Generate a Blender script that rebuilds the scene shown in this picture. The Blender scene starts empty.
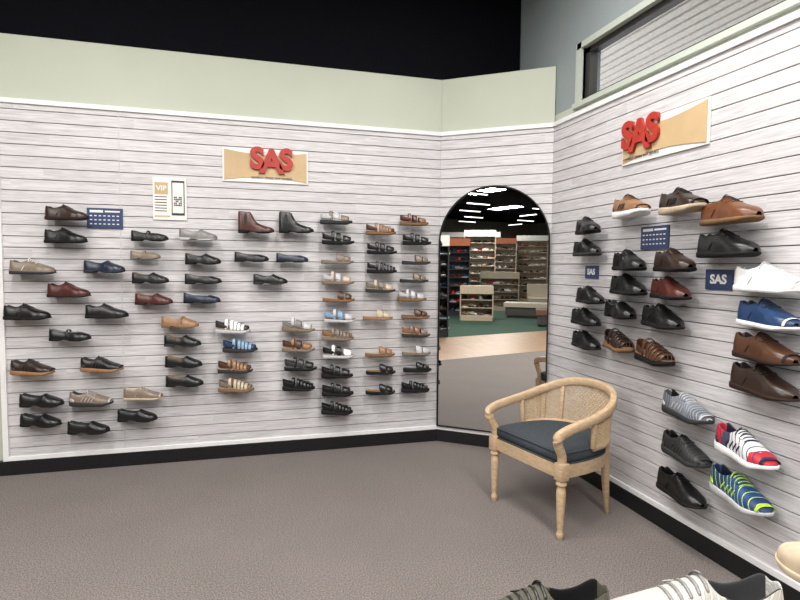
import bpy, bmesh, math, random
from mathutils import Vector, Matrix
random.seed(7)
scn=bpy.context.scene
try:
    scn.view_settings.view_transform='Standard'
except Exception: pass
COL=bpy.context.collection
PI=math.pi
# ------------------------------------------------------------------ room dimensions (metres)
YL=4.306      # face of the back slatwall
XR=2.259      # face of the right slatwall
AX,BY=1.556,3.761   # ends of the angled wall: (AX,YL) and (XR,BY)
XL=-1.548     # left end of slatwall
ZT=2.51       # top of slatwall
ZS=2.96       # top of the low partition
CEIL=4.0
ROT_ANG=math.atan2(BY-YL,XR-AX); LEN_ANG=math.hypot(BY-YL,XR-AX)
WM,SN=-19.0,-16.0
# ------------------------------------------------------------------ materials
_m={}
def pm(name,col,rough=.5,metal=0.,var=.12,scale=30.,bump=0.,bscale=200.,spec=.5,stretch=None,coat=0.):
    if name in _m: return _m[name]
    m=bpy.data.materials.new(name); m.use_nodes=True; nt=m.node_tree; N=nt.nodes; L=nt.links
    b=N['Principled BSDF']; b.inputs['Roughness'].default_value=rough; b.inputs['Metallic'].default_value=metal
    b.inputs['Specular IOR Level'].default_value=spec
    b.inputs['Coat Weight'].default_value=coat
    tc=N.new('ShaderNodeTexCoord'); mp=N.new('ShaderNodeMapping'); L.new(tc.outputs['Object'],mp.inputs[0])
    if stretch: mp.inputs['Scale'].default_value=stretch
    no=N.new('ShaderNodeTexNoise'); no.inputs['Scale'].default_value=scale; no.inputs['Detail'].default_value=4
    L.new(mp.outputs[0],no.inputs['Vector'])
    cr=N.new('ShaderNodeValToRGB'); cr.color_ramp.elements[0].position=.3; cr.color_ramp.elements[1].position=.7
    cr.color_ramp.elements[0].color=tuple(c*(1-var) for c in col)+(1,)
    cr.color_ramp.elements[1].color=tuple(min(1,c*(1+var)) for c in col)+(1,)
    L.new(no.outputs['Fac'],cr.inputs[0]); L.new(cr.outputs[0],b.inputs['Base Color'])
    if bump>0:
        n2=N.new('ShaderNodeTexNoise'); n2.inputs['Scale'].default_value=bscale; n2.inputs['Detail'].default_value=3
        L.new(mp.outputs[0],n2.inputs['Vector'])
        bp=N.new('ShaderNodeBump'); bp.inputs['Strength'].default_value=bump; bp.inputs['Distance'].default_value=.01
        L.new(n2.outputs['Fac'],bp.inputs['Height']); L.new(bp.outputs[0],b.inputs['Normal'])
    _m[name]=m; return m
def emis(name,col,s):
    if name in _m: return _m[name]
    m=bpy.data.materials.new(name); m.use_nodes=True; b=m.node_tree.nodes['Principled BSDF']
    b.inputs['Base Color'].default_value=(*col,1); b.inputs['Emission Color'].default_value=(*col,1); b.inputs['Emission Strength'].default_value=s
    _m[name]=m; return m
def slat_mat():
    m=bpy.data.materials.new('whitewashed_slat'); m.use_nodes=True; nt=m.node_tree; N=nt.nodes; L=nt.links
    b=N['Principled BSDF']; b.inputs['Roughness'].default_value=.5
    tc=N.new('ShaderNodeTexCoord'); sp=N.new('ShaderNodeSeparateXYZ'); L.new(tc.outputs['Object'],sp.inputs[0])
    def mth(op,a,bv=None):
        n=N.new('ShaderNodeMath'); n.operation=op
        for i,v in enumerate((a,bv)):
            if v is None: continue
            if isinstance(v,(int,float)): n.inputs[i].default_value=v
            else: L.new(v,n.inputs[i])
        return n.outputs[0]
    row=mth('FLOOR',mth('DIVIDE',mth('SUBTRACT',sp.outputs[2],.11),.0762))
    off=mth('MULTIPLY',mth('FRACT',mth('MULTIPLY',mth('SINE',mth('MULTIPLY',row,12.9898)),437.5)),3.0)
    colx=mth('FLOOR',mth('DIVIDE',mth('ADD',sp.outputs[0],off),1.22))
    cb=N.new('ShaderNodeCombineXYZ'); L.new(row,cb.inputs[0]); L.new(colx,cb.inputs[1])
    wn=N.new('ShaderNodeTexWhiteNoise'); wn.noise_dimensions='3D'; L.new(cb.outputs[0],wn.inputs['Vector'])
    cb2=N.new('ShaderNodeCombineXYZ')
    L.new(mth('ADD',mth('MULTIPLY',sp.outputs[0],5.0),mth('MULTIPLY',wn.outputs['Value'],30.)),cb2.inputs[0])
    L.new(mth('MULTIPLY',sp.outputs[2],110.),cb2.inputs[1]); L.new(mth('MULTIPLY',row,3.7),cb2.inputs[2])
    n1=N.new('ShaderNodeTexNoise'); n1.inputs['Scale'].default_value=1.; n1.inputs['Detail'].default_value=6; n1.inputs['Distortion'].default_value=1.2
    L.new(cb2.outputs[0],n1.inputs['Vector'])
    cr=N.new('ShaderNodeValToRGB'); e=cr.color_ramp.elements
    e[0].position=.28; e[0].color=(.42,.41,.422,1); e[1].position=.62; e[1].color=(.655,.643,.66,1)
    L.new(n1.outputs['Fac'],cr.inputs[0])
    mx=N.new('ShaderNodeMixRGB'); mx.blend_type='MULTIPLY'; mx.inputs[0].default_value=1
    c2=N.new('ShaderNodeValToRGB'); c2.color_ramp.elements[0].color=(.93,.925,.93,1); c2.color_ramp.elements[1].color=(1,1,1,1)
    L.new(wn.outputs['Value'],c2.inputs[0]); L.new(cr.outputs[0],mx.inputs[1]); L.new(c2.outputs[0],mx.inputs[2])
    L.new(mx.outputs[0],b.inputs['Base Color'])
    return m
def carpet_mat(name,c0,c1):
    m=bpy.data.materials.new(name); m.use_nodes=True; nt=m.node_tree; N=nt.nodes; L=nt.links
    b=N['Principled BSDF']; b.inputs['Roughness'].default_value=.95; b.inputs['Specular IOR Level'].default_value=.1
    tc=N.new('ShaderNodeTexCoord')
    n=N.new('ShaderNodeTexNoise'); n.inputs['Scale'].default_value=150; n.inputs['Detail'].default_value=3; L.new(tc.outputs['Object'],n.inputs['Vector'])
    n2=N.new('ShaderNodeTexNoise'); n2.inputs['Scale'].default_value=2.2; n2.inputs['Detail'].default_value=3; L.new(tc.outputs['Object'],n2.inputs['Vector'])
    cr=N.new('ShaderNodeValToRGB'); cr.color_ramp.elements[0].position=.38; cr.color_ramp.elements[1].position=.62
    cr.color_ramp.elements[0].color=(*c0,1); cr.color_ramp.elements[1].color=(*c1,1); L.new(n.outputs['Fac'],cr.inputs[0])
    c2=N.new('ShaderNodeValToRGB'); c2.color_ramp.elements[0].color=(.88,.88,.88,1); c2.color_ramp.elements[1].color=(1.08,1.08,1.08,1); L.new(n2.outputs['Fac'],c2.inputs[0])
    mx=N.new('ShaderNodeMixRGB'); mx.blend_type='MULTIPLY'; mx.inputs[0].default_value=1
    L.new(cr.outputs[0],mx.inputs[1]); L.new(c2.outputs[0],mx.inputs[2]); L.new(mx.outputs[0],b.inputs['Base Color'])
    bp=N.new('ShaderNodeBump'); bp.inputs['Strength'].default_value=.3; bp.inputs['Distance'].default_value=.004; L.new(n.outputs['Fac'],bp.inputs['Height']); L.new(bp.outputs[0],b.inputs['Normal'])
    return m
def band_mat(name,cols,scale=9.,dist=3.,rough=.6,dirn='DIAGONAL'):
    if name in _m: return _m[name]
    m=bpy.data.materials.new(name); m.use_nodes=True; nt=m.node_tree; N=nt.nodes; L=nt.links
    b=N['Principled BSDF']; b.inputs['Roughness'].default_value=rough
    tc=N.new('ShaderNodeTexCoord'); w=N.new('ShaderNodeTexWave'); w.bands_direction=dirn
    w.inputs['Scale'].default_value=scale; w.inputs['Distortion'].default_value=dist; w.inputs['Detail'].default_value=1.5
    L.new(tc.outputs['Object'],w.inputs['Vector'])
    cr=N.new('ShaderNodeValToRGB'); cr.color_ramp.interpolation='CONSTANT'
    els=cr.color_ramp.elements
    while len(els)<len(cols): els.new(.5)
    for i,(p,c) in enumerate(cols): els[i].position=p; els[i].color=(*c,1)
    L.new(w.outputs['Fac'],cr.inputs[0]); L.new(cr.outputs[0],b.inputs['Base Color'])
    _m[name]=m; return m
def zone_mat(name,zones,stripe,sw=.12,sscale=7.,rough=.55):
    """running-shoe upper: colour zones heel-to-toe plus thin slanted overlay stripes on the sides"""
    m=bpy.data.materials.new(name); m.use_nodes=True; nt=m.node_tree; N=nt.nodes; L=nt.links
    b=N['Principled BSDF']; b.inputs['Roughness'].default_value=rough
    tc=N.new('ShaderNodeTexCoord'); sp=N.new('ShaderNodeSeparateXYZ'); L.new(tc.outputs['Object'],sp.inputs[0])
    no=N.new('ShaderNodeTexNoise'); no.inputs['Scale'].default_value=6; L.new(tc.outputs['Object'],no.inputs['Vector'])
    a=N.new('ShaderNodeMath'); a.operation='MULTIPLY_ADD'; a.inputs[1].default_value=.22; L.new(no.outputs['Fac'],a.inputs[0]); 
    a2=N.new('ShaderNodeMath'); a2.operation='ADD'; a2.inputs[1].default_value=.39; L.new(sp.outputs[0],a2.inputs[0]); L.new(a2.outputs[0],a.inputs[2])
    cr=N.new('ShaderNodeValToRGB'); cr.color_ramp.interpolation='CONSTANT'; els=cr.color_ramp.elements
    while len(els)<len(zones): els.new(.5)
    for i,(p,c) in enumerate(zones): els[i].position=p; els[i].color=(*c,1)
    L.new(a.outputs[0],cr.inputs[0])
    mp=N.new('ShaderNodeMapping'); mp.inputs['Rotation'].default_value=(0,.5,0); L.new(tc.outputs['Object'],mp.inputs[0])
    w=N.new('ShaderNodeTexWave'); w.bands_direction='X'; w.inputs['Scale'].default_value=sscale/2; w.inputs['Distortion'].default_value=1.2; L.new(mp.outputs[0],w.inputs['Vector'])
    g=N.new('ShaderNodeMath'); g.operation='GREATER_THAN'; g.inputs[1].default_value=1-sw; L.new(w.outputs['Fac'],g.inputs[0])
    mx=N.new('ShaderNodeMixRGB'); mx.inputs[2].default_value=(*stripe,1); L.new(g.outputs[0],mx.inputs[0]); L.new(cr.outputs[0],mx.inputs[1]); L.new(mx.outputs[0],b.inputs['Base Color'])
    return m
def wood_mat(name,c0,c1,scale=6.,stretch=(1,1,8),rough=.5):
    m=bpy.data.materials.new(name); m.use_nodes=True; nt=m.node_tree; N=nt.nodes; L=nt.links
    b=N['Principled BSDF']; b.inputs['Roughness'].default_value=rough
    tc=N.new('ShaderNodeTexCoord'); mp=N.new('ShaderNodeMapping'); mp.inputs['Scale'].default_value=stretch
    L.new(tc.outputs['Object'],mp.inputs[0])
    n=N.new('ShaderNodeTexNoise'); n.inputs['Scale'].default_value=scale; n.inputs['Detail'].default_value=6; n.inputs['Distortion'].default_value=1.
    L.new(mp.outputs[0],n.inputs['Vector'])
    cr=N.new('ShaderNodeValToRGB'); cr.color_ramp.elements[0].position=.3; cr.color_ramp.elements[1].position=.7
    cr.color_ramp.elements[0].color=(*c0,1); cr.color_ramp.elements[1].color=(*c1,1)
    L.new(n.outputs['Fac'],cr.inputs[0]); L.new(cr.outputs[0],b.inputs['Base Color'])
    return m
def clear_mat():
    m=bpy.data.materials.new('clear_acrylic'); m.use_nodes=True; nt=m.node_tree; N=nt.nodes; L=nt.links
    N.clear(); o=N.new('ShaderNodeOutputMaterial'); t=N.new('ShaderNodeBsdfTransparent'); g=N.new('ShaderNodeBsdfGlossy')
    t.inputs[0].default_value=(.96,.97,.975,1); g.inputs['Roughness'].default_value=.12; g.inputs[0].default_value=(.9,.9,.92,1)
    lw=N.new('ShaderNodeLayerWeight'); lw.inputs[0].default_value=.25
    mr=N.new('ShaderNodeMapRange'); mr.inputs['To Min'].default_value=.04; mr.inputs['To Max'].default_value=.16; L.new(lw.outputs['Facing'],mr.inputs['Value'])
    mx=N.new('ShaderNodeMixShader'); L.new(mr.outputs[0],mx.inputs[0]); L.new(t.outputs[0],mx.inputs[1]); L.new(g.outputs[0],mx.inputs[2]); L.new(mx.outputs[0],o.inputs[0])
    return m
SLAT=slat_mat()
SAGE=pm('sage_paint',(.45,.48,.40),.7,var=.03,scale=2)
GREY=pm('grey_paint',(.25,.29,.30),.7,var=.04,scale=2)
BLACKP=pm('black_paint',(.004,.004,.006),.9,var=.1,spec=.05)
STOREW=pm('store_tan_paint',(.20,.17,.13),.7,var=.05,scale=2)
WHITE=pm('white_trim',(.74,.74,.75),.4,var=.03)
BASEB=pm('black_rubber_base',(.010,.010,.011),.45,var=.1,spec=.3)
GROOVE=pm('groove_shadow_grey',(.17,.165,.17),.8)
CARPET=carpet_mat('taupe_carpet',(.105,.09,.085),(.225,.20,.19))
GREEN=carpet_mat('green_carpet',(.03,.055,.042),(.055,.095,.07))
WOODF=wood_mat('wood_plank_floor',(.20,.12,.065),(.34,.21,.125),3,(1,6,1),.4)
OAK=wood_mat('light_oak',(.40,.28,.165),(.57,.42,.27),8,(3,3,10),.5)
CANE=pm('woven_cane',(.58,.44,.28),.6,var=.15,scale=60)
SLATE=pm('slate_fabric',(.05,.06,.07),.9,var=.25,scale=150,bump=.4,bscale=600,spec=.2)
CLEAR=clear_mat()
# ------------------------------------------------------------------ mesh helpers
def obj_from_bm(name,bm,mats,parent=None,smooth=None,sub=0,bev=0):
    me=bpy.data.meshes.new(name); bmesh.ops.recalc_face_normals(bm,faces=bm.faces); bm.to_mesh(me); bm.free()
    for m in mats: me.materials.append(m)
    if smooth is not None:
        for p in me.polygons: p.use_smooth=smooth
    o=bpy.data.objects.new(name,me); COL.objects.link(o)
    if parent: o.parent=parent
    if bev:
        b=o.modifiers.new('bevel','BEVEL'); b.width=bev; b.segments=2; b.limit_method='ANGLE'
    if sub:
        s=o.modifiers.new('sub','SUBSURF'); s.levels=sub; s.render_levels=sub
    return o
def addbox(bm,x0,x1,y0,y1,z0,z1,mi=0,M=None):
    vs=[Vector((x,y,z)) for x in (x0,x1) for y in (y0,y1) for z in (z0,z1)]
    if M: vs=[M@v for v in vs]
    v=[bm.verts.new(p) for p in vs]
    for f in ((0,1,3,2),(4,6,7,5),(0,4,5,1),(2,3,7,6),(0,2,6,4),(1,5,7,3)):
        fc=bm.faces.new([v[i] for i in f]); fc.material_index=mi
def box(name,x0,x1,y0,y1,z0,z1,mat,bev=0,parent=None):
    bm=bmesh.new(); addbox(bm,x0,x1,y0,y1,z0,z1); return obj_from_bm(name,bm,[mat],parent,bev=bev)
def loft(bm,rings,closed=True,mi=0,caps=True,mfn=None):
    R=[[bm.verts.new(p) for p in r] for r in rings]; n=len(R[0])
    for i in range(len(R)-1):
        for j in range(n if closed else n-1):
            k=(j+1)%n
            f=bm.faces.new((R[i][j],R[i+1][j],R[i+1][k],R[i][k])); f.material_index=mfn(i,j) if mfn else mi; f.smooth=True
    if caps:
        for r in (R[0],R[-1]):
            f=bm.faces.new(r); f.material_index=mi; f.smooth=True
    return R
def sweep(bm,pts,w,h,mi=0,up=Vector((0,0,1)),scl=None,n=8,sq=.5):
    pts=[Vector(p) for p in pts]; rings=[]
    for i,p in enumerate(pts):
        t=(pts[min(i+1,len(pts)-1)]-pts[max(i-1,0)]).normalized()
        s=t.cross(up)
        if s.length<1e-3: s=Vector((1,0,0))
        s.normalize(); u=s.cross(t).normalized(); k=scl[i] if scl else 1
        ring=[]
        for j in range(n):
            a=2*PI*(j+.5)/n; c,d=math.cos(a),math.sin(a)
            c=math.copysign(abs(c)**sq,c); d=math.copysign(abs(d)**sq,d)
            ring.append(p+s*(c*w/2*k)+u*(d*h/2*k))
        rings.append(ring)
    loft(bm,rings,True,mi)
def lathe(bm,prof,cx,cy,mi=0,n=16,lean=(0,0)):
    z0=prof[0][1]
    loft(bm,[[Vector((cx+lean[0]*(z-z0)+r*math.cos(2*PI*j/n),cy+lean[1]*(z-z0)+r*math.sin(2*PI*j/n),z)) for j in range(n)] for r,z in prof],True,mi)
def catmull(P,k=6):
    P=[Vector(p) for p in P]; out=[]
    for i in range(len(P)-1):
        p0=P[max(i-1,0)];p1=P[i];p2=P[i+1];p3=P[min(i+2,len(P)-1)]
        for j in range(k):
            t=j/k
            out.append(.5*((2*p1)+(p2-p0)*t+(2*p0-5*p1+4*p2-p3)*t*t+(3*p1-p0-3*p2+p3)*t**3))
    out.append(P[-1]); return out
def prof(P,x):
    if x<=P[0][0]: return P[0][1]
    for (a,b),(c,d) in zip(P,P[1:]):
        if x<=c:
            t=(x-a)/(c-a); return b+(d-b)*t
    return P[-1][1]
# ------------------------------------------------------------------ shoes (unit length, toe +X)
WID=[(0,.05),(.012,.075),(.03,.1),(.07,.122),(.14,.132),(.25,.13),(.4,.128),(.55,.148),(.68,.174),(.78,.178),(.86,.163),(.92,.135),(.96,.1),(.985,.065),(1,.035)]
XS=[0,.012,.03,.06,.1,.15,.2,.26,.3,.34,.38,.42,.46,.5,.54,.58,.63,.68,.73,.78,.83,.88,.92,.955,.98,1]
SP={
'loafer':dict(o1=.5,H=[(0,.265),(.06,.275),(.2,.235),(.35,.215),(.5,.22),(.54,.27),(.6,.255),(.72,.21),(.85,.175),(.95,.145),(1,.10)],zb=[(0,0),(.26,0),(.3,.04),(.42,.035),(.55,0),(.8,0),(1,.04)],z0=[(0,.08),(.25,.072),(.5,.045),(1,.055)]),
'flat':dict(o1=.63,H=[(0,.24),(.06,.245),(.2,.21),(.35,.19),(.6,.18),(.66,.195),(.8,.17),(.95,.135),(1,.09)],zb=[(0,0),(.26,0),(.3,.03),(.42,.03),(.55,0),(.8,0),(1,.04)],z0=[(0,.065),(.25,.06),(.5,.04),(1,.05)]),
'oxford':dict(o1=.36,H=[(0,.33),(.05,.345),(.15,.30),(.25,.285),(.36,.32),(.4,.375),(.5,.335),(.62,.275),(.75,.225),(.88,.195),(.95,.165),(1,.115)],zb=[(0,0),(.8,0),(1,.04)],z0=[(0,.09),(.4,.075),(1,.07)]),
'runner':dict(o1=.36,H=[(0,.36),(.05,.38),(.15,.32),(.25,.30),(.35,.33),(.4,.40),(.5,.36),(.62,.295),(.75,.24),(.88,.205),(.95,.17),(1,.12)],zb=[(0,.025),(.1,0),(.8,0),(1,.06)],z0=[(0,.14),(.4,.11),(.8,.095),(1,.11)]),
'boot':dict(o1=.36,H=[(0,.62),(.06,.635),(.15,.62),(.25,.61),(.34,.62),(.38,.59),(.42,.46),(.48,.35),(.56,.285),(.68,.235),(.8,.2),(.92,.17),(1,.11)],zb=[(0,0),(.26,0),(.3,.05),(.42,.04),(.55,0),(.8,0),(1,.04)],z0=[(0,.11),(.25,.1),(.5,.05),(1,.055)]),
'sandal':dict(zb=[(0,.01),(.05,0),(.85,0),(1,.05)],z0=[(0,.115),(.4,.09),(.75,.075),(1,.10)]),
'wedge':dict(zb=[(0,.01),(.05,0),(.85,0),(1,.05)],z0=[(0,.17),(.3,.15),(.6,.09),(1,.09)]),
}
_shoes={}
def shoe_mesh(kind):
    if kind in _shoes: return _shoes[kind]
    base={'mary':'flat','sneaker':'oxford','thong':'sandal','fisher':'sandal'}.get(kind,kind)
    S=SP[base]; bm=bmesh.new(); W=lambda x:prof(WID,x); Z0=lambda x:prof(S['z0'],x)
    grow=.016 if base in('runner','oxford','sandal','wedge') else .007
    rings=[]
    for x in XS:
        w=W(x)+grow; b=prof(S['zb'],x); t=Z0(x); X=x-.5+ (grow*.6 if x>.97 else (-grow*.6 if x<.02 else 0))
        rings.append([Vector((X,y,z)) for y,z in ((-w*.9,b),(-w,b+.012),(-w,t-.012),(-w*.94,t),(w*.94,t),(w,t-.012),(w,b+.012),(w*.9,b))])
    loft(bm,rings,True,0)
    def arc(xc,bw,hz,mi=3,skew=0.,th=.014,a0=0.,a1=PI,wm=1.,zadd=0.,n=12):
        rs=[]
        for j in range(n+1):
            a=a0+(a1-a0)*j/n; c,s=math.cos(a),math.sin(a); x=xc+skew*c
            w=W(min(max(x,0),1))*wm
            cc=math.copysign(abs(c)**.85,c); ss=abs(s)**.8; z=Z0(min(max(x,0),1))+zadd-.005
            yo,zo=-cc*(w+th/2),z+ss*hz; yi,zi=-cc*(w-th/2),z+ss*(hz-th)
            rs.append([Vector((x-.5-bw/2,yo,zo)),Vector((x-.5+bw/2,yo,zo)),Vector((x-.5+bw/2,yi,zi)),Vector((x-.5-bw/2,yi,zi))])
        loft(bm,rs,True,mi)
    if base in('sandal','wedge'):
        rings=[]
        for x in XS:
            w=W(x)*1.0; t=Z0(x)-.004
            rings.append([Vector((x-.5,y,z)) for y,z in ((-w*.98,t),(-w,t+.014),(-w*.85,t+.02),(0,t+.010),(w*.85,t+.02),(w,t+.014),(w*.98,t))])
        loft(bm,rings,True,2)
        def band(x0,x1,h0,h1,mi=3,n=12,th=.014):
            rs=[]
            for j in range(n+1):
                a=PI*j/n; c,s=math.cos(a),math.sin(a); cc=-math.copysign(abs(c)**.8,c); ss=abs(s)**.75; ring=[]
                for x,h,t in ((x0,h0,0),((x0+x1)/2,(h0+h1)/2+.008,0),(x1,h1,0),(x1,h1,1),((x0+x1)/2,(h0+h1)/2+.008,1),(x0,h0,1)):
                    w=W(x)+(.008 if t==0 else -.006); ring.append(Vector((x-.5,cc*w,Z0(x)-.004+ss*(h-th*t))))
                rs.append(ring)
            loft(bm,rs,True,mi)
        if kind=='thong':
            band(.46,.68,.235,.19,3); band(.70,.91,.18,.125,3)
        elif kind=='fisher':
            for x0,x1,h0,h1 in ((.44,.535,.25,.235),(.55,.64,.225,.205),(.655,.74,.195,.175),(.755,.85,.165,.14)): band(x0,x1,h0,h1,3)
            arc(.65,.46,.19,1,a0=PI*.42,a1=PI*.58,n=3)
            band(.86,.95,.125,.10,1)
            band(.29,.38,.27,.27,3)
        else:
            band(.65,.90,.195,.13,3); band(.43,.59,.25,.225,1); band(.28,.38,.28,.28,3)
            for s in(-1,1): sweep(bm,[(.34-.5,s*.13,.2),(.5-.5,s*.147,.16),(.72-.5,s*.18,.12)],.06,.014,1)
        if kind!='thong':
            rs=[]; n=14
            for j in range(n+1):
                a=-PI/2+PI*j/n
                x=.36-.35*max(math.cos(a),0)**.7
                y=math.sin(a)*.136; ca=max(0,math.cos(a)); z=.13+.02*ca; h=.09+.09*ca
                nx,ny=-math.cos(a)*.014,math.sin(a)*.014
                rs.append([Vector((x-.5+nx,y+ny,z)),Vector((x-.5+nx,y+ny,z+h)),Vector((x-.5,y,z+h)),Vector((x-.5,y,z))])
            loft(bm,rs,True,1)
            for s in(-1,1):
                sweep(bm,[(.36-.5,s*.13,Z0(.36)-.01),(.35-.5,s*.134,.22)],.07,.014,1)
    else:
        o1=S['o1']; H=lambda x:prof(S['H'],x); isopen=[(.02<x<=o1+1e-6) for x in XS]
        rings=[]
        for x,op in zip(XS,isopen):
            w=W(x); z0=Z0(x)-.006; h=H(x)-z0; r=[]
            tall=min(1,max(0,(h-.2)/.3))
            for k in range(15):
                if op:
                    kk=min(k,14-k); sg=-1 if k<7 else 1
                    tt=.30+.12*tall
                    if kk<=4: s=kk/4; y=w*(1-tt*s*s+ .03*math.sin(PI*s)); z=z0+h*s
                    elif kk==5: y=w*(1-tt)*.86; z=z0+h*.985
                    elif kk==6: y=w*(1-tt)*.8; z=z0+.03
                    else: y=0; z=z0+.025
                    r.append(Vector((x-.5,sg*y,z)))
                else:
                    a=PI*k/14; c,s=math.cos(a),math.sin(a)
                    r.append(Vector((x-.5,-math.copysign(abs(c)**(.72+.5*tall),c)*w*(1.02),z0+h*(abs(s)**.8))))
            rings.append(r)
        def mf(i,j):
            if (isopen[i] or isopen[min(i+1,len(XS)-1)]) and 4<=j<=9:
                if isopen[i] and isopen[i+1]: return 2
                return 2 if (isopen[i] and 5<=j<=8) else 1
            return 1
        loft(bm,rings,False,1,False,mf)
        def HZ(x): return H(x)-Z0(x)
        if kind in('oxford','sneaker','runner'):
            for x in (.43,.475,.52,.565,.61):
                arc(x,.022,HZ(x)+.016,3,a0=PI*.3,a1=PI*.7,th=.014,n=6)
            arc(.43,.02,HZ(.43)+.03,3,skew=.02,a0=PI*.22,a1=PI*.5,th=.012,n=5)
            for s in (0,1):
                arc(.5,.2,HZ(.5)+.008,1,a0=PI*(.24 if s==0 else .70),a1=PI*(.30 if s==0 else .76),th=.01,n=2)
            for s in(-1,1):
                for x0 in ((.30,.38,.46,.54) if kind=='runner' else (.30,)):
                    P=[(x0-.5,s*(W(x0)+.006),Z0(x0)+.01),(x0+.03-.5,s*(W(x0+.03)*.98+.008),Z0(x0)+.07),(x0+.07-.5,s*(W(x0+.07)*.9+.008),Z0(x0)+.13)]
                    sweep(bm,P,.012,.020 if kind=='runner' else .012,3,up=Vector((1,0,0)))
        if kind in('runner','sneaker'):
            arc(.93,.10,HZ(.93)+.006,3 if kind=='runner' else 0,th=.008,n=10)
        if kind=='runner':
            rs=[]
            for j in range(13):
                a=-PI/2+PI*j/12; x=.16-.165*max(math.cos(a),0); y=math.sin(a)*.142; ca=max(0,math.cos(a))
                z=.12; h=.06+.07*ca; nx,ny=-math.cos(a)*.012,math.sin(a)*.012
                rs.append([Vector((x-.5+nx,y+ny,z)),Vector((x-.5+nx*.5,y*.96+ny,z+h)),Vector((x-.5,y*.94,z+h)),Vector((x-.5,y*.95,z))])
            loft(bm,rs,True,3)
        if kind=='mary':
            arc(.46,.06,.20,1,th=.014)
        if kind=='loafer':
            arc(.585,.05,HZ(.585)+.012,3,a0=.05*PI,a1=.95*PI,th=.012)
        if kind=='boot':
            for s in(-1,1):
                bmv=[Vector((x-.5,s*(W(.2)*(1.0 if z<.3 else .80)+.004),z)) for x,z in ((.17,.2),(.27,.2),(.27,.58),(.17,.58))]
                ff=bm.faces.new([bm.verts.new(p) for p in bmv]); ff.material_index=3
            sweep(bm,[(.04-.5,0,.58),(.015-.5,0,.66),(.05-.5,0,.62)],.05,.012,3)
    bmesh.ops.recalc_face_normals(bm,faces=bm.faces)
    me=bpy.data.meshes.new('shoe_'+kind); bm.to_mesh(me); bm.free()
    for i in range(4): me.materials.append(None)
    for p in me.polygons: p.use_smooth=True
    _shoes[kind]=me; return me
NAMES={'loafer':'loafer','flat':'flat_shoe','oxford':'lace_up_shoe','runner':'running_shoe','boot':'ankle_boot','sandal':'sandal','wedge':'wedge_sandal','mary':'mary_jane_shoe','sneaker':'sneaker','thong':'slide_sandal','fisher':'fisherman_sandal'}
HH={'loafer':.25,'flat':.22,'oxford':.34,'runner':.37,'boot':.60,'sandal':.30,'wedge':.32,'mary':.22,'sneaker':.34,'thong':.27,'fisher':.30}
ZSC={'loafer':1.22,'flat':1.28,'mary':1.28,'sandal':1.15,'thong':1.15,'fisher':1.15,'wedge':1.1,'oxford':1.03}
def make_shoe(kind,mats,L,M,sub=1,name=None,parent=None):
    o=bpy.data.objects.new(name or NAMES[kind],shoe_mesh(kind)); COL.objects.link(o)
    for i,m in enumerate(mats):
        o.material_slots[i].link='OBJECT'; o.material_slots[i].material=m
    if parent: o.parent=parent
    o.matrix_world=M@Matrix.Diagonal((L,L,L*ZSC.get(kind,1),1))
    if sub:
        s=o.modifiers.new('sub','SUBSURF'); s.levels=sub; s.render_levels=sub
    return o
C=dict(black=(.0055,.0055,.006),navy=(.010,.016,.035),brown=(.070,.028,.013),dkbrown=(.024,.012,.008),tan=(.27,.15,.075),orange=(.13,.045,.016),
 taupe=(.18,.14,.105),grey=(.17,.165,.16),beige=(.46,.37,.27),burg=(.065,.014,.010),silver=(.46,.46,.48),white=(.82,.82,.82),ltblue=(.20,.33,.48),
 blue=(.014,.042,.115),lime=(.42,.66,.05),dgrey=(.030,.030,.032),gum=(.18,.10,.05),red=(.5,.02,.035),camel=(.24,.115,.05))
def cm(n,rough=.33): return pm('shoe_'+n+('_sole' if rough>.6 else '_upper'),C[n],rough,var=.15,scale=8,spec=.5 if rough<.6 else .25)
def mset(up,sole='black',lin=None,acc=None,rough=.33):
    return [cm(sole,.7),cm(up,rough),cm(lin or 'dgrey',.8),cm(acc or up,rough)]
def frameL(s,z,off=0.): return Matrix.Translation((s,YL-off,z))
def frameR(s,z,off=0.): return Matrix.Translation((XR-off,s,z))@Matrix.Rotation(-PI/2,4,'Z')
FR={'L':frameL,'R':frameR}
shelf={'L':bmesh.new(),'R':bmesh.new()}
def hang(wall,s,z,kind,up,sole='black',lin=None,acc=None,L=.25,rough=.33,mats=None):
    zb=z-HH[kind]*ZSC.get(kind,1)*L*.5
    yaw=math.radians(random.uniform(-16,-6)); M=FR[wall](s,zb+.004,.085)@Matrix.Rotation(yaw,4,'Z')
    make_shoe(kind,mats or mset(up,sole,lin,acc,rough),L*1.03,M)
    F=FR[wall](s,zb,0)
    addbox(shelf[wall],-L*.36,L*.36,-.115,-.001,-.0015,.0015,0,F)
    addbox(shelf[wall],-L*.36,L*.36,-.004,-.001,-.035,-.0015,0,F)
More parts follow.
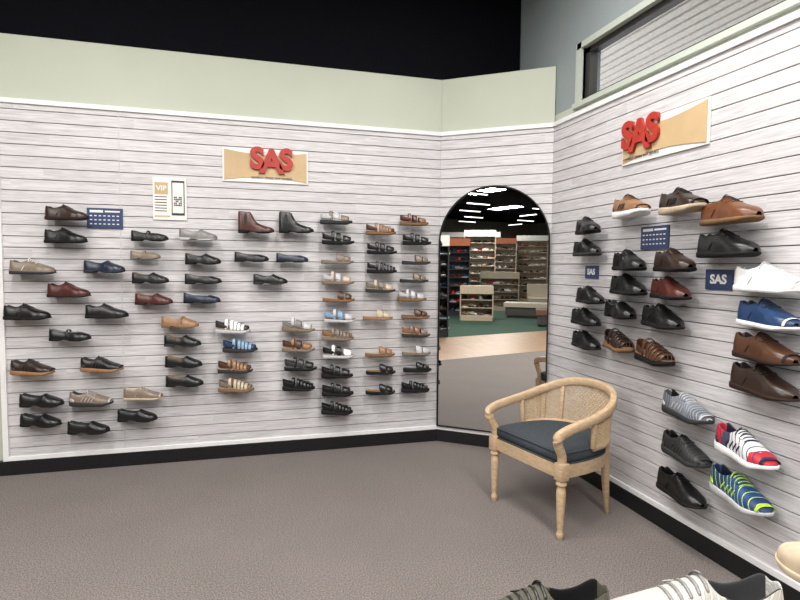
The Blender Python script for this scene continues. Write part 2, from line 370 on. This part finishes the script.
D=[ # back wall
(-1.13,1.782,'oxford','dkbrown','dkbrown',None,None,.265),(-1.14,1.627,'oxford','black','black',None,None,.265),
(-1.34,1.417,'oxford','taupe','dgrey',None,'white',.27),(-1.13,1.263,'oxford','burg','dkbrown',None,None,.27),
(-1.38,1.117,'oxford','black','black',None,None,.28),(-1.13,.956,'mary','black','black','grey',None,.26),
(-1.36,.746,'runner','dkbrown','tan',None,'dgrey',.27),(-1.31,.518,'loafer','black','black',None,None,.27),(-1.32,.381,'loafer','black','black',None,None,.26),
(-.62,1.639,'mary','black','black','dgrey',None,.24),(-.65,1.507,'mary','taupe','grey','beige',None,.2),(-.91,1.421,'loafer','navy','dgrey','grey',None,.265),
(-.62,1.346,'loafer','black','black','tan',None,.24),(-.90,1.117,'oxford','black','black',None,None,.265),(-.60,1.198,'loafer','burg','dkbrown','tan',None,.25),
(-.94,.749,'runner','black','tan',None,'dgrey',.27),(-1.01,.515,'runner','taupe','dgrey',None,'silver',.27),(-.68,.532,'sneaker','taupe','beige','beige','beige',.25),
(-1.03,.312,'loafer','black','black',None,None,.265),(-.72,.376,'loafer','black','black',None,None,.26),
(-.30,1.654,'loafer','grey','silver','beige',None,.25),(-.27,1.483,'loafer','black','black','tan',None,.245),(-.27,1.340,'flat','black','black','tan',None,.245),
(-.28,1.203,'flat','navy','black','silver','silver',.25),
(-.43,1.032,'loafer','tan','gum','beige','brown',.25),(-.415,.897,'loafer','black','dgrey','tan',None,.25),(-.41,.747,'loafer','black','black','tan',None,.25),(-.405,.608,'loafer','black','black','tan',None,.25),
(-.07,.989,'fisher','dgrey','silver','beige','white',.245),(-.02,.848,'fisher','blue','dgrey','brown','ltblue',.24),(-.055,.694,'fisher','brown','dgrey','beige','tan',.24),(-.05,.553,'fisher','taupe','gum','beige','beige',.245),
(.10,1.754,'boot','burg','black',None,'black',.25),(.39,1.762,'boot','black','black',None,'black',.25),
(.066,1.502,'flat','black','black','dgrey',None,.24),(.36,1.50,'flat','navy','black','beige','black',.23),(.2,1.339,'loafer','black','dgrey',None,None,.24),
(.405,.987,'wedge','grey','taupe','beige','silver',.235),(.405,.835,'sandal','brown','taupe','beige','camel',.235),(.42,.69,'sandal','dgrey','black','grey','black',.235),(.405,.538,'fisher','black','black','dgrey','black',.235),
(.69,1.802,'sandal','silver','dgrey','grey','taupe',.235),(.705,1.649,'sandal','black','black','grey','black',.235),(.70,1.495,'thong','beige','taupe','silver','taupe',.235),(.705,1.342,'sandal','silver','taupe','beige','beige',.235),
(.71,1.205,'thong','tan','gum','beige','brown',.235),(.72,1.052,'sandal','ltblue','silver','taupe','silver',.235),(.705,.912,'fisher','camel','taupe','beige','taupe',.235),(.71,.775,'sandal','black','silver','beige','white',.235),
(.70,.622,'sandal','black','black','dgrey','black',.235),(.705,.481,'sandal','black','black','dgrey','black',.235),(.70,.337,'fisher','black','black','dgrey','black',.235),
(1.04,1.727,'fisher','brown','gum','tan','camel',.225),(1.05,1.578,'sandal','black','black','grey','black',.225),(1.05,1.429,'fisher','black','black','dgrey','black',.225),(1.04,1.28,'sandal','taupe','dgrey','beige','beige',.225),
(1.02,1.06,'thong','beige','tan','beige','beige',.225),(1.04,.77,'thong','tan','gum','beige','tan',.225),(1.047,.629,'thong','dkbrown','black','tan','black',.225),(1.045,.47,'thong','black','black','tan','black',.225),
(1.31,1.807,'sandal','burg','gum','taupe','camel',.22),(1.335,1.655,'sandal','black','black','dgrey','black',.22),(1.33,1.495,'thong','taupe','dgrey','taupe','taupe',.22),(1.315,1.352,'thong','taupe','dgrey','beige','taupe',.22),
(1.30,1.208,'sandal','silver','gum','tan','silver',.22),(1.33,1.064,'thong','dkbrown','gum','taupe','brown',.22),(1.335,.921,'sandal','camel','dgrey','beige','taupe',.22),(1.34,.769,'thong','silver','taupe','beige','silver',.22),
(1.35,.634,'thong','black','black','dgrey','black',.22),(1.335,.474,'fisher','black','black','dgrey','black',.22)]
for d in D: hang('L',*d)
R=[(3.18,1.722,'oxford','black','black',None,None,.29),(3.18,1.577,'oxford','black','dgrey',None,None,.29),(3.13,1.268,'oxford','black','black',None,None,.29),(3.17,1.123,'oxford','black','black',None,None,.29),(3.16,.971,'oxford','black','black',None,None,.29),
(2.765,1.806,'runner','camel','white',None,'dkbrown',.33),(2.37,1.793,'runner','dkbrown','beige',None,'black',.33),(2.07,1.717,'oxford','orange','gum','dgrey','dkbrown',.34),
(2.765,1.489,'oxford','black','black',None,None,.32),(2.765,1.348,'oxford','black','black',None,None,.32),(2.83,1.196,'loafer','black','black',None,None,.31),(2.835,1.005,'fisher','dkbrown','gum','tan','dkbrown',.30),
(2.41,1.487,'oxford','dkbrown','black',None,None,.32),(2.08,1.561,'oxford','black','black',None,None,.34),(2.43,1.34,'oxford','burg','black',None,None,.31),(2.48,1.186,'oxford','black','black',None,None,.33),(2.53,.98,'fisher','brown','black','tan','brown',.31),
(1.855,1.406,'sneaker','white','white','silver','silver',.34),(1.855,1.251,'sneaker','blue','white','dgrey','dgrey',.33),(1.86,1.104,'sneaker','brown','dkbrown','dgrey','dkbrown',.33),(1.86,.961,'oxford','dkbrown','dkbrown','dgrey',None,.34)]
for d in R: hang('R',*d)
g1=zone_mat('grey_blue_mesh',[(0,(.05,.06,.075)),(.25,(.14,.16,.19)),(.75,(.09,.105,.13))],(.36,.37,.40),.07,16)
g2=zone_mat('red_navy_white_mesh',[(0,(.45,.015,.035)),(.20,(.05,.055,.09)),(.34,(.62,.62,.64)),(.80,(.45,.015,.035))],(.03,.035,.08),.08,9)
g3=zone_mat('blue_lime_mesh',[(0,(.012,.035,.12)),(.35,(.018,.06,.20)),(.8,(.012,.035,.12))],(.42,.66,.05),.035,9)
g4=zone_mat('black_knit',[(0,(.008,.008,.009)),(.5,(.014,.014,.015))],(.05,.05,.055),.06,14)
hang('R',2.28,.743,'runner','',L=.32,mats=[cm('dgrey',.7),g1,cm('black'),cm('silver')])
hang('R',2.28,.526,'runner','',L=.31,mats=[cm('dgrey',.7),g4,cm('black'),cm('dgrey')])
hang('R',2.30,.318,'oxford','',L=.32,mats=[cm('black',.7),cm('black'),cm('black'),cm('black')])
hang('R',1.935,.65,'runner','',L=.34,mats=[cm('white',.7),g2,cm('navy'),cm('navy')])
hang('R',1.95,.442,'runner','',L=.34,mats=[cm('silver',.7),g3,cm('navy'),cm('lime')])
obj_from_bm('acrylic_shoe_shelves',shelf['L'],[CLEAR]); obj_from_bm('acrylic_shoe_shelves',shelf['R'],[CLEAR])
# ------------------------------------------------------------------ room shell
bm=bmesh.new(); addbox(bm,-1.76,2.4,SN,4.45,-.1,0); obj_from_bm('floor_carpet',bm,[CARPET])
box('floor_wood_aisle',-4.0,-1.76,SN,4.45,-.1,0,WOODF)
box('floor_green_carpet',WM,-4.0,SN,4.45,-.1,0,GREEN)
box('ceiling',WM-.1,2.5,SN-.1,4.5,CEIL,CEIL+.1,BLACKP)
box('wall_back',WM,2.4,YL+.022,YL+.14,0,ZS,SAGE)
box('wall_back_upper',WM,2.26,YL+.022,YL+.14,ZS,CEIL,BLACKP)
box('wall_west',WM-.1,WM,SN,4.45,0,CEIL,STOREW); box('wall_south',WM,2.4,SN-.1,SN,0,CEIL,STOREW)
bm=bmesh.new(); nx,ny=math.sin(-ROT_ANG),math.cos(ROT_ANG)
A=Vector((AX,YL)); B=Vector((XR,BY)); n=Vector((nx,ny))*.022
pl=[A+n,B+n,Vector((XR+.02,YL+.02))]
loft(bm,[[Vector((p.x,p.y,z)) for p in pl] for z in(0,ZS)],True); obj_from_bm('wall_angled',bm,[SAGE],smooth=False)
W0,W1,WZ0,WZ1=-1.5,3.44,2.60,2.97
bm=bmesh.new()
X0,X1=XR+.022,XR+.16
addbox(bm,X0,X1,SN,4.45,0,ZT+.03,1); addbox(bm,X0,X1,SN,4.45,ZT+.03,WZ0,1); addbox(bm,X0,X1,SN,4.45,WZ1,CEIL,0); addbox(bm,X0,X1,W1,4.45,WZ0,WZ1,0); addbox(bm,X0,X1,SN,W0,WZ0,WZ1,0)
obj_from_bm('wall_right',bm,[GREY,SAGE])
win=bpy.data.objects.new('window_1',None); COL.objects.link(win)
DARKF=pm('dark_bronze_frame',(.03,.028,.026),.4); CASING=pm('pale_casing',(.44,.48,.43),.6,var=.03)
bm=bmesh.new()
for a in ((X0+.02,X0+.08,W0,W1,WZ0,WZ0+.035),(X0+.02,X0+.08,W0,W1,WZ1-.04,WZ1),(X0+.02,X0+.08,W1-.05,W1,WZ0,WZ1),(X0+.02,X0+.08,W0,W0+.05,WZ0,WZ1),(X0+.02,X0+.08,.8,.85,WZ0,WZ1)): addbox(bm,*a)
obj_from_bm('frame',bm,[DARKF],win)
bm=bmesh.new()
for a in ((X0-.03,X0+.02,W0-.05,W1+.08,WZ0-.03,WZ0+.004),(X0-.02,X0+.02,W0,W1+.05,WZ1-.002,WZ1+.04),(X0-.02,X0+.02,W1,W1+.06,WZ0,WZ1+.04)): addbox(bm,*a)
obj_from_bm('casing',bm,[CASING],win)
box('glass',X0+.045,X0+.05,W0,W1,WZ0,WZ1,CLEAR,parent=win)
cbm=bmesh.new()
for i in range(60):
    x=2.6+i*.12; addbox(cbm,x,x+.085,-6,9,3.5,3.53,0); addbox(cbm,x+.085,x+.12,-6,9,3.52,3.54,1)
obj_from_bm('exterior_canopy',cbm,[pm('canopy_white',(.66,.63,.58),.6),pm('canopy_tan',(.34,.26,.2),.6)])
box('exterior_pavement',2.6,30,-20,30,-.15,-.05,pm('concrete',(.45,.44,.42),.8))
def panel(name,length,origin,rot):
    e=bpy.data.objects.new(name,None); COL.objects.link(e)
    M=Matrix.Translation(origin)@Matrix.Rotation(rot,4,'Z')
    bm=bmesh.new(); z=.11
    while z<ZT-.01:
        z1=min(z+.0762-.0052,ZT)
        addbox(bm,0,length,0,.02,z,z1,0); z+=.0762
    o=obj_from_bm('boards',bm,[SLAT],e,bev=.0012)
    bm=bmesh.new(); addbox(bm,0,length,.009,.021,.10,ZT); obj_from_bm('groove_backing',bm,[GROOVE],e)
    bm=bmesh.new(); addbox(bm,0,length,-.014,.02,ZT-.004,ZT+.028); addbox(bm,0,length,-.012,.02,.098,.128); obj_from_bm('edge_trim',bm,[WHITE],e,bev=.002)
    e.matrix_world=M
    return e,M
panel('slatwall_panel_back',AX-XL,(XL,YL,0),0)
panel('slatwall_panel_angled',LEN_ANG,(AX,YL,0),ROT_ANG)
panel('slatwall_panel_right',4.6,(XR,BY,0),-PI/2)
box('trim_1',XL-.028,XL+.006,YL-.014,YL+.02,.098,ZT+.028,WHITE,.002)
box('trim_2',-.825,-.818,YL-.0012,YL+.01,.13,ZT,pm('panel_seam',(.5,.49,.5),.5))
box('baseboard_back',-8,AX,YL-.016,YL+.02,0,.098,BASEB,.003)
bm=bmesh.new(); addbox(bm,0,LEN_ANG,-.016,.02,0,.098); o=obj_from_bm('baseboard_angled',bm,[BASEB],bev=.003); o.matrix_world=Matrix.Translation((AX,YL,0))@Matrix.Rotation(ROT_ANG,4,'Z')
box('baseboard_right',XR-.016,XR+.02,-2,BY,0,.098,BASEB,.003)
# ------------------------------------------------------------------ arched mirror on the angled wall
MT=Matrix.Translation((AX,YL,0))@Matrix.Rotation(ROT_ANG,4,'Z')@Matrix.Translation((LEN_ANG/2,0,0))
mir=bpy.data.objects.new('arched_wall_mirror',None); COL.objects.link(mir)
hw=.436; zt=2.085; zs=zt-hw; z0=.135
out=[(-hw,z0),(hw,z0)]+[(hw*math.cos(PI*i/40),zs+hw*math.sin(PI*i/40)) for i in range(41)]
MIR=pm('mirror_silver',(.86,.88,.87),0.0,1.0,var=0.0)
bm=bmesh.new(); bm.faces.new([bm.verts.new((x,-.024,z)) for x,z in out])
g=obj_from_bm('glass',bm,[MIR],mir,smooth=False)
bm=bmesh.new(); bk=[[Vector((x,y,z)) for x,z in out] for y in(-.0235,-.015)]; loft(bm,bk,True)
obj_from_bm('backing_board',bm,[BASEB],mir,smooth=False)
bm=bmesh.new(); pts=[Vector((x,-.024,z)) for x,z in out]; pts.append(pts[0])
sweep(bm,pts,.011,.022,0,Vector((0,1,0))); obj_from_bm('frame',bm,[BASEB],mir)
mir.matrix_world=MT
# ------------------------------------------------------------------ signs
TANP=pm('gold_tan_print',(.50,.36,.20),.55,var=.12,scale=4); RED=pm('red_letters',(.38,.026,.016),.5,var=.15,scale=40); BLUE=pm('blue_print',(.03,.05,.13),.4,var=.08); INK=pm('dark_ink',(.03,.03,.03),.5)
WSIGN=pm('white_sign_board',(.74,.73,.70),.4,var=.03)
def text(body,size,M,mat,parent,ext=.004,off=0.,align='CENTER'):
    cu=bpy.data.curves.new('lettering','FONT'); cu.body=body; cu.size=size; cu.extrude=ext; cu.offset=off; cu.align_x=align; cu.align_y='CENTER'
    o=bpy.data.objects.new('tmp',cu); COL.objects.link(o); dg=bpy.context.evaluated_depsgraph_get()
    me=bpy.data.meshes.new_from_object(o.evaluated_get(dg)); bpy.data.objects.remove(o)
    me.materials.clear(); me.materials.append(mat)
    p=bpy.data.objects.new('lettering',me); COL.objects.link(p); p.parent=parent; p.matrix_local=M@Matrix.Rotation(PI/2,4,'X'); return p
def brand_sign(M,w,h,lx):
    e=bpy.data.objects.new('brand_sign',None); COL.objects.link(e)
    bm=bmesh.new(); addbox(bm,-w/2,w/2,-.012,-.001,-h/2,h/2); obj_from_bm('board',bm,[WSIGN],e,bev=.002)
    bm=bmesh.new(); n=20; a=w/2-.012
    top=[(-a+2*a*i/n, h/2-.012-.03*math.sin(PI*i/n)) for i in range(n+1)]; bot=[(x,-z) for x,z in top]
    loft(bm,[[Vector((x,y,z)) for x,z in top+bot[::-1]] for y in(-.0165,-.0125)],True); obj_from_bm('printed_panel',bm,[TANP],e,smooth=False)
    for chh,dx,dz,sz in (('S',-.105,.01,.21),('A',0,-.008,.24),('S',.105,.01,.21)):
        text(chh,sz,Matrix.Translation((lx+dx,-.026,.035+dz)),RED,e,.009,.010)
    text('comfort shoes and sandals',.028,Matrix.Translation((lx+.0,-.018,-.085)),INK,e,.0006)
    e.matrix_world=M
brand_sign(frameL(.175,2.185),.62,.245,.04)
brand_sign(frameR(2.62,2.195),.66,.235,-.16)
def blue_sign(M,w,h,big=None,rows=3):
    e=bpy.data.objects.new('price_sign',None); COL.objects.link(e)
    bm=bmesh.new(); addbox(bm,-w/2,w/2,-.010,-.001,-h/2,h/2); obj_from_bm('card',bm,[BLUE],e)
    if big: text(big,h*.62,Matrix.Translation((0,-.012,0)),WSIGN,e,.0008,.002)
    else:
        bm=bmesh.new()
        addbox(bm,-w*.42,-w*.05,-.0108,-.0101,h*.28,h*.40)
        addbox(bm,w*.0,w*.42,-.0108,-.0101,h*.30,h*.38)
        for r in range(rows):
            z=h*(.12-.2*r)
            for c in range(7):
                x=-w*.42+c*w*.125; addbox(bm,x,x+w*.065,-.0108,-.0101,z-h*.025,z+h*.025)
        obj_from_bm('print',bm,[WSIGN],e)
    e.matrix_world=M
blue_sign(frameL(-.917,1.765,.0),.225,.14)
blue_sign(frameR(2.65,1.628),.22,.13)
blue_sign(frameR(3.23,1.425),.14,.085,'SAS')
blue_sign(frameR(2.195,1.400),.16,.10,'SAS')
e=bpy.data.objects.new('framed_poster',None); COL.objects.link(e)
bm=bmesh.new(); addbox(bm,-.112,.112,-.010,-.001,-.15,.15); obj_from_bm('board',bm,[WSIGN],e)
bm=bmesh.new(); addbox(bm,-.10,-.012,-.0112,-.0101,.03,.115,0); addbox(bm,-.10,.0,-.0112,-.0101,-.13,-.118,0)
for i in range(6): addbox(bm,-.10,-.02,-.0112,-.0101,.01-i*.02,.016-i*.02,1)
addbox(bm,.012,.098,-.0135,-.0101,-.115,.13,1); addbox(bm,.018,.092,-.0145,-.0136,-.10,.115,2)
for i in range(5):
    for j in range(5):
        if (i*3+j*5+i*j)%3!=1: addbox(bm,.027+i*.011,.036+i*.011,-.0152,-.0146,-.05+j*.014,-.039+j*.014,1)
obj_from_bm('print',bm,[TANP,INK,WSIGN],e); text('VIP',.05,Matrix.Translation((-.056,-.0125,.072)),WSIGN,e,.0005,.001)
e.matrix_world=frameL(-.495,1.917)
# ------------------------------------------------------------------ barrel armchair
ch=bpy.data.objects.new('cane_barrel_armchair',None); COL.objects.link(ch)
TR=[(.283,-.320,.525),(.294,-.325,.562),(.300,-.26,.592),(.300,-.15,.612),(.294,-.02,.636),(.274,.09,.668),(.222,.175,.704),(.136,.232,.732),(.0,.252,.743)]
full=lambda P:[(x,y,z) for x,y,z in P]+[(-x,y,z) for x,y,z in P[-2::-1]]
bm=bmesh.new()
tp=catmull(full(TR),5); sweep(bm,tp,.040,.052,0,n=10,sq=.6,scl=[.8+.2*min(1,min(i,len(tp)-1-i)/6) for i in range(len(tp))])
LR=[(.283,-.05,.462),(.265,.065,.464),(.215,.148,.467),(.132,.203,.469),(0,.228,.470)]
lp=catmull(full(LR),5); sweep(bm,lp,.026,.034,0)
TRc=[(.295,-.06,.628),(.276,.08,.664),(.224,.170,.702),(.138,.230,.730),(0,.250,.741)]
cp=catmull(full(TRc),5)
for k in (0,len(lp)-1): sweep(bm,[lp[k],cp[k]],.030,.028,0)
for k in (12,len(lp)-1-12): sweep(bm,[lp[k],cp[k]],.028,.022,0)
for s in(-1,1):
    sweep(bm,catmull([(s*.286,-.322,.54),(s*.283,-.305,.50),(s*.279,-.280,.455),(s*.279,-.275,.40)],4),.045,.040,0,Vector((1,0,0)))
    addbox(bm,s*.279-.027,s*.279+.027,-.305,-.250,.325,.415)
    lathe(bm,[(.026,.330),(.017,.322),(.029,.310),(.029,.298),(.017,.290),(.023,.278),(.026,.25),(.022,.15),(.017,.06),(.014,.045),(.020,.035),(.020,.02),(.015,.0)][::-1],s*.279,-.278,0)
    sweep(bm,[(s*.180,.165,.45),(s*.180,.165,.36),(s*.175,.185,.18),(s*.168,.212,.0)],.044,.044,0,Vector((1,0,0)),scl=[1,1,.85,.62])
def dshape(sc=1.,n=8):
    P=[(.292,-.295),(.296,-.1),(.268,.055),(.213,.142),(.132,.20),(0,.228)]
    P=[(x,y,0) for x,y in P]; Q=catmull(full(P),n)
    return [Vector((p.x*sc,p.y*sc,0)) for p in Q]
ds=dshape(.97)
loft(bm,[[v+Vector((0,0,z)) for v in ds] for z in(.328,.338,.392,.400)],True)
o=obj_from_bm('frame',bm,[OAK],ch,smooth=True,bev=.002); o.modifiers['bevel'].angle_limit=math.radians(50)
bm=bmesh.new(); lays=[(.93,.397),(.985,.407),(1.0,.427),(1.0,.447),(.975,.466),(.90,.479),(.7,.488),(.4,.493)]
loft(bm,[[Vector((v.x*s,v.y*s,z)) for v in dshape(.955)] for s,z in lays],True)
obj_from_bm('seat_cushion',bm,[SLATE],ch,smooth=True)
bm=bmesh.new()
for z,sc in((.404,.955),(.462,.945)):
    q=dshape(sc); q.append(q[0]); sweep(bm,[v+Vector((0,0,z)) for v in q],.009,.009,0)
obj_from_bm('cushion_piping',bm,[SLATE],ch,smooth=True)
bm=bmesh.new()
def onsurf(u,v):
    t=u*(len(lp)-1); i=min(int(t),len(lp)-2); f=t-i
    a=lp[i].lerp(lp[i+1],f); b=cp[i].lerp(cp[i+1],f); return a.lerp(b,v)
NU,NV=84,20
V=[[bm.verts.new(onsurf(i/NU,j/NV)) for j in range(NV+1)] for i in range(NU+1)]
for i in range(NU):
    for j in range(NV):
        a,b,c,d=V[i][j],V[i+1][j],V[i+1][j+1],V[i][j+1]
        if (i+j)%2: bm.faces.new((a,b,c)); bm.faces.new((a,c,d))
        else: bm.faces.new((a,b,d)); bm.faces.new((b,c,d))
o=obj_from_bm('cane_back',bm,[CANE],ch); w=o.modifiers.new('w','WIREFRAME'); w.thickness=.0054; w.use_even_offset=False
ch.matrix_world=Matrix.Translation((1.832,2.875,0))@Matrix.Rotation(math.radians(-77),4,'Z')
# ------------------------------------------------------------------ display table in the foreground with shoes
yaw=.2769
FW=Vector((math.sin(yaw),math.cos(yaw),0)); RT=Vector((math.cos(yaw),-math.sin(yaw),0))
tb=bpy.data.objects.new('display_table',None); COL.objects.link(tb); TZ=.795
box('top',-.55,.55,-.25,.25,TZ-.035,TZ,OAK,.004,tb)
for sx in(-1,1):
    for sy in(-1,1): box('leg_1',sx*.5-.025,sx*.5+.025,sy*.2-.025,sy*.2+.025,0,TZ-.035,OAK,.003,tb)
tc=FW*.76+RT*.70
tb.matrix_world=Matrix.Translation(tc)@Matrix.Rotation(-yaw,4,'Z')
def tshoe(kind,x,y,ang,mats,L): return make_shoe(kind,mats,L,Matrix.Translation((x,y,TZ+.001))@Matrix.Rotation(math.radians(ang),4,'Z'),2)
mesh_w=band_mat('white_grey_mesh',[(0,(.36,.355,.335)),(.6,(.24,.235,.22)),(.8,(.46,.45,.43))],14,2)
olive=pm('olive_mesh',(.055,.053,.037),.8,var=.3,scale=60)
tshoe('runner',.735,.755,165,[cm('white',.7),mesh_w,cm('dgrey',.8),cm('grey',.6)],.32)
tshoe('runner',.470,.822,172,[cm('white',.7),olive,cm('black',.8),cm('black',.6)],.28)
tshoe('oxford',1.16,.79,85,[cm('beige',.7),cm('beige',.7),cm('dgrey',.8),cm('silver',.6)],.29)
# ------------------------------------------------------------------ rest of the store (seen in the mirror)
WHR=pm('rack_cream',(.42,.34,.25),.5); DKR=pm('rack_dark',(.02,.02,.025),.5); ORG=pm('header_orange',(.40,.10,.03),.5)
def rack(name,x,y,rot,w,h,nsh,cols,fm,kinds=('oxford','sneaker','sandal'),head=None,dens=.3,d=.4):
    e=bpy.data.objects.new(name,None); COL.objects.link(e); e.matrix_world=Matrix.Translation((x,y,0))@Matrix.Rotation(math.radians(rot),4,'Z')
    bm=bmesh.new(); addbox(bm,-w/2,w/2,0,.04,0,h); addbox(bm,-w/2,-w/2+.03,-d,0,0,h); addbox(bm,w/2-.03,w/2,-d,0,0,h); addbox(bm,-w/2,w/2,-d,0,0,.12)
    addbox(bm,-w/2,w/2,-d-.02,0,h-.22,h,1)
    dz=(h-.3)/nsh
    for i in range(nsh): addbox(bm,-w/2,w/2,-d+.04,0,.12+i*dz,.14+i*dz)
    obj_from_bm('frame',bm,[fm,head or WSIGN],e)
    n=max(2,int(w/dens))
    for i in range(nsh):
        for k in range(n):
            L=.28; xx=-w/2+.05+(k+.5)*(w-.1)/n
            c=random.choice(cols); o=make_shoe(random.choice(kinds),mset(c,random.choice(['black','white','gum'])),L,Matrix.Identity(4),0,'shoe')
            o.parent=e; o.matrix_local=Matrix.Translation((xx,-d/2,.141+i*dz))@Matrix.Rotation(math.radians(-90+random.uniform(-70,70)),4,'Z')@Matrix.Scale(L,4)
allc=['black','brown','tan','navy','white','red','grey','beige']
rack('shoe_display_rack',-4.55,.2,125,.55,2.1,8,['navy','blue','dgrey','grey','black'],DKR,dens=.18)
rack('shoe_display_rack',-8.5,-3.1,128,1.0,2.3,8,['navy','blue','red','grey','burg'],DKR,head=ORG,dens=.2)
rack('shoe_display_rack',-10.5,-5.7,130,1.1,2.75,9,allc,WHR,dens=.2)
rack('shoe_display_rack',-12.0,-7.9,132,1.3,2.6,9,allc,WHR,head=ORG,dens=.22)
rack('shoe_display_rack',-12.4,-10.0,132,1.3,2.8,9,allc,WHR,dens=.22)
rack('shoe_display_rack',-11.4,-11.6,132,1.6,2.7,9,allc,WHR,dens=.22)
rack('shoe_display_rack',-14.8,-8.6,132,2.6,3.0,9,allc,WHR,dens=.25)
rack('shoe_display_rack',-13.0,-5.0,125,2.0,2.4,8,allc,WHR,head=ORG,dens=.25)
rack('shoe_display_rack',-8.4,-8.4,134,1.6,1.35,4,allc,WHR,dens=.25)
rack('shoe_display_rack',-6.9,-2.75,128,.9,.95,3,allc,WHR,head=WHR,dens=.2)
rack('shoe_display_rack',-9.3,-5.6,130,1.3,1.3,4,allc,WHR,head=WHR,dens=.2)
def place(name,x,y,rot,parts):
    e=bpy.data.objects.new(name,None); COL.objects.link(e)
    for nme,b,m in parts: box(nme,*b,m,.01,e)
    e.matrix_world=Matrix.Translation((x,y,0))@Matrix.Rotation(math.radians(rot),4,'Z')
CR=pm('cream_vinyl',(.42,.36,.28),.5); CH=pm('charcoal_vinyl',(.05,.045,.04),.5); BRV=pm('brown_vinyl',(.14,.07,.04),.5)
place('fitting_bench',-6.6,-4.7,140,[('seat',(-.9,.9,-.3,.3,.3,.43),CR),('base',(-.85,.85,-.25,.25,.05,.3),CH),('plinth',(-.8,.8,-.2,.2,0,.05),CH)])
place('fitting_bench',-8.0,-6.9,130,[('seat',(-.9,.9,-.3,.3,.3,.45),CR),('base',(-.85,.85,-.25,.25,.05,.3),CH),('backrest',(-.9,.9,.2,.32,.45,.9),CR),('plinth',(-.8,.8,-.2,.2,0,.05),CH)])
place('ottoman',-4.75,-3.3,135,[('cushion',(-.28,.28,-.28,.28,.28,.42),BRV),('base',(-.25,.25,-.25,.25,.04,.28),CH),('foot',(-.2,.2,-.2,.2,0,.04),CH)])
place('monitor_stand',-5.6,-5.9,135,[('post',(-.04,.04,-.04,.04,0,1.15),DKR),('foot',(-.25,.25,-.2,.2,0,.03),DKR),('screen',(-.22,.22,-.07,-.04,1.1,1.5),WSIGN)])
# ------------------------------------------------------------------ lights: ceiling strip fixtures
TUBE=emis('fluorescent_tube',(1,.98,.94),5.); TUBE2=emis('store_tube',(1,.98,.94),3.)
def strip(x,y,L=2.4,power=None,axis='y',wd=.06):
    e=bpy.data.objects.new('ceiling_strip_light',None); COL.objects.link(e)
    bm=bmesh.new(); addbox(bm,-wd-.02,wd+.02,-L/2,L/2,-.03,.04); addbox(bm,-.01,.01,-L*.35,-L*.35+.02,.04,.2); addbox(bm,-.01,.01,L*.35,L*.35+.02,.04,.2); obj_from_bm('housing',bm,[WHITE if power else BLACKP],e)
    bm=bmesh.new(); addbox(bm,-wd,wd,-L/2+.03,L/2-.03,-.06,-.03); obj_from_bm('tube',bm,[TUBE if power else TUBE2],e)
    e.matrix_world=Matrix.Translation((x,y,CEIL-.2))@Matrix.Rotation(0 if axis=='y' else PI/2,4,'Z')
    if power:
        l=bpy.data.lights.new('lamp','AREA'); l.shape='RECTANGLE'; l.size=.6; l.size_y=L; l.energy=power; l.color=(1,.962,.915)
        o=bpy.data.objects.new('lamp',l); COL.objects.link(o); o.parent=e; o.location=(0,0,-.08)
for x in(-1.0,1.1):
    for y,pw in((1.9,92),(-1.0,122)): strip(x,y,2.4,pw)
strip(-3.2,1.2,2.4,70)
for i in range(6):
    for j in range(5): strip(-6.5-i*2.2,.5-j*3.2-(i%2)*1.3,1.1,None,'x' if (i+j)%3==0 else 'y',.025)
for x,y in((-5.5,-1),(-9.5,-5),(-13,-9)):
    l=bpy.data.lights.new('store_lamp','AREA'); l.shape='RECTANGLE'; l.size=1.6; l.size_y=.6; l.energy=250; l.color=(1,.97,.93)
    o=bpy.data.objects.new('store_lamp',l); COL.objects.link(o); o.location=(x,y,CEIL-.02)
# ------------------------------------------------------------------ world + camera
w=bpy.data.worlds.new('World'); scn.world=w; w.use_nodes=True; w.node_tree.nodes['Background'].inputs[0].default_value=(.95,.95,1,1); w.node_tree.nodes['Background'].inputs[1].default_value=3.2
cd=bpy.data.cameras.new('camera'); cam=bpy.data.objects.new('camera',cd); COL.objects.link(cam); scn.camera=cam
cd.sensor_width=36; cd.lens=554.58*36/800; cd.clip_start=.02
p,r=.0603,.0094
f=Vector((math.sin(yaw)*math.cos(p),math.cos(yaw)*math.cos(p),-math.sin(p))); r0=Vector((math.cos(yaw),-math.sin(yaw),0)); u0=r0.cross(f)
rr=r0*math.cos(r)+u0*math.sin(r); uu=-r0*math.sin(r)+u0*math.cos(r)
M=Matrix((rr,uu,-f)).transposed().to_4x4(); M.translation=Vector((0,0,1.45)); cam.matrix_world=M
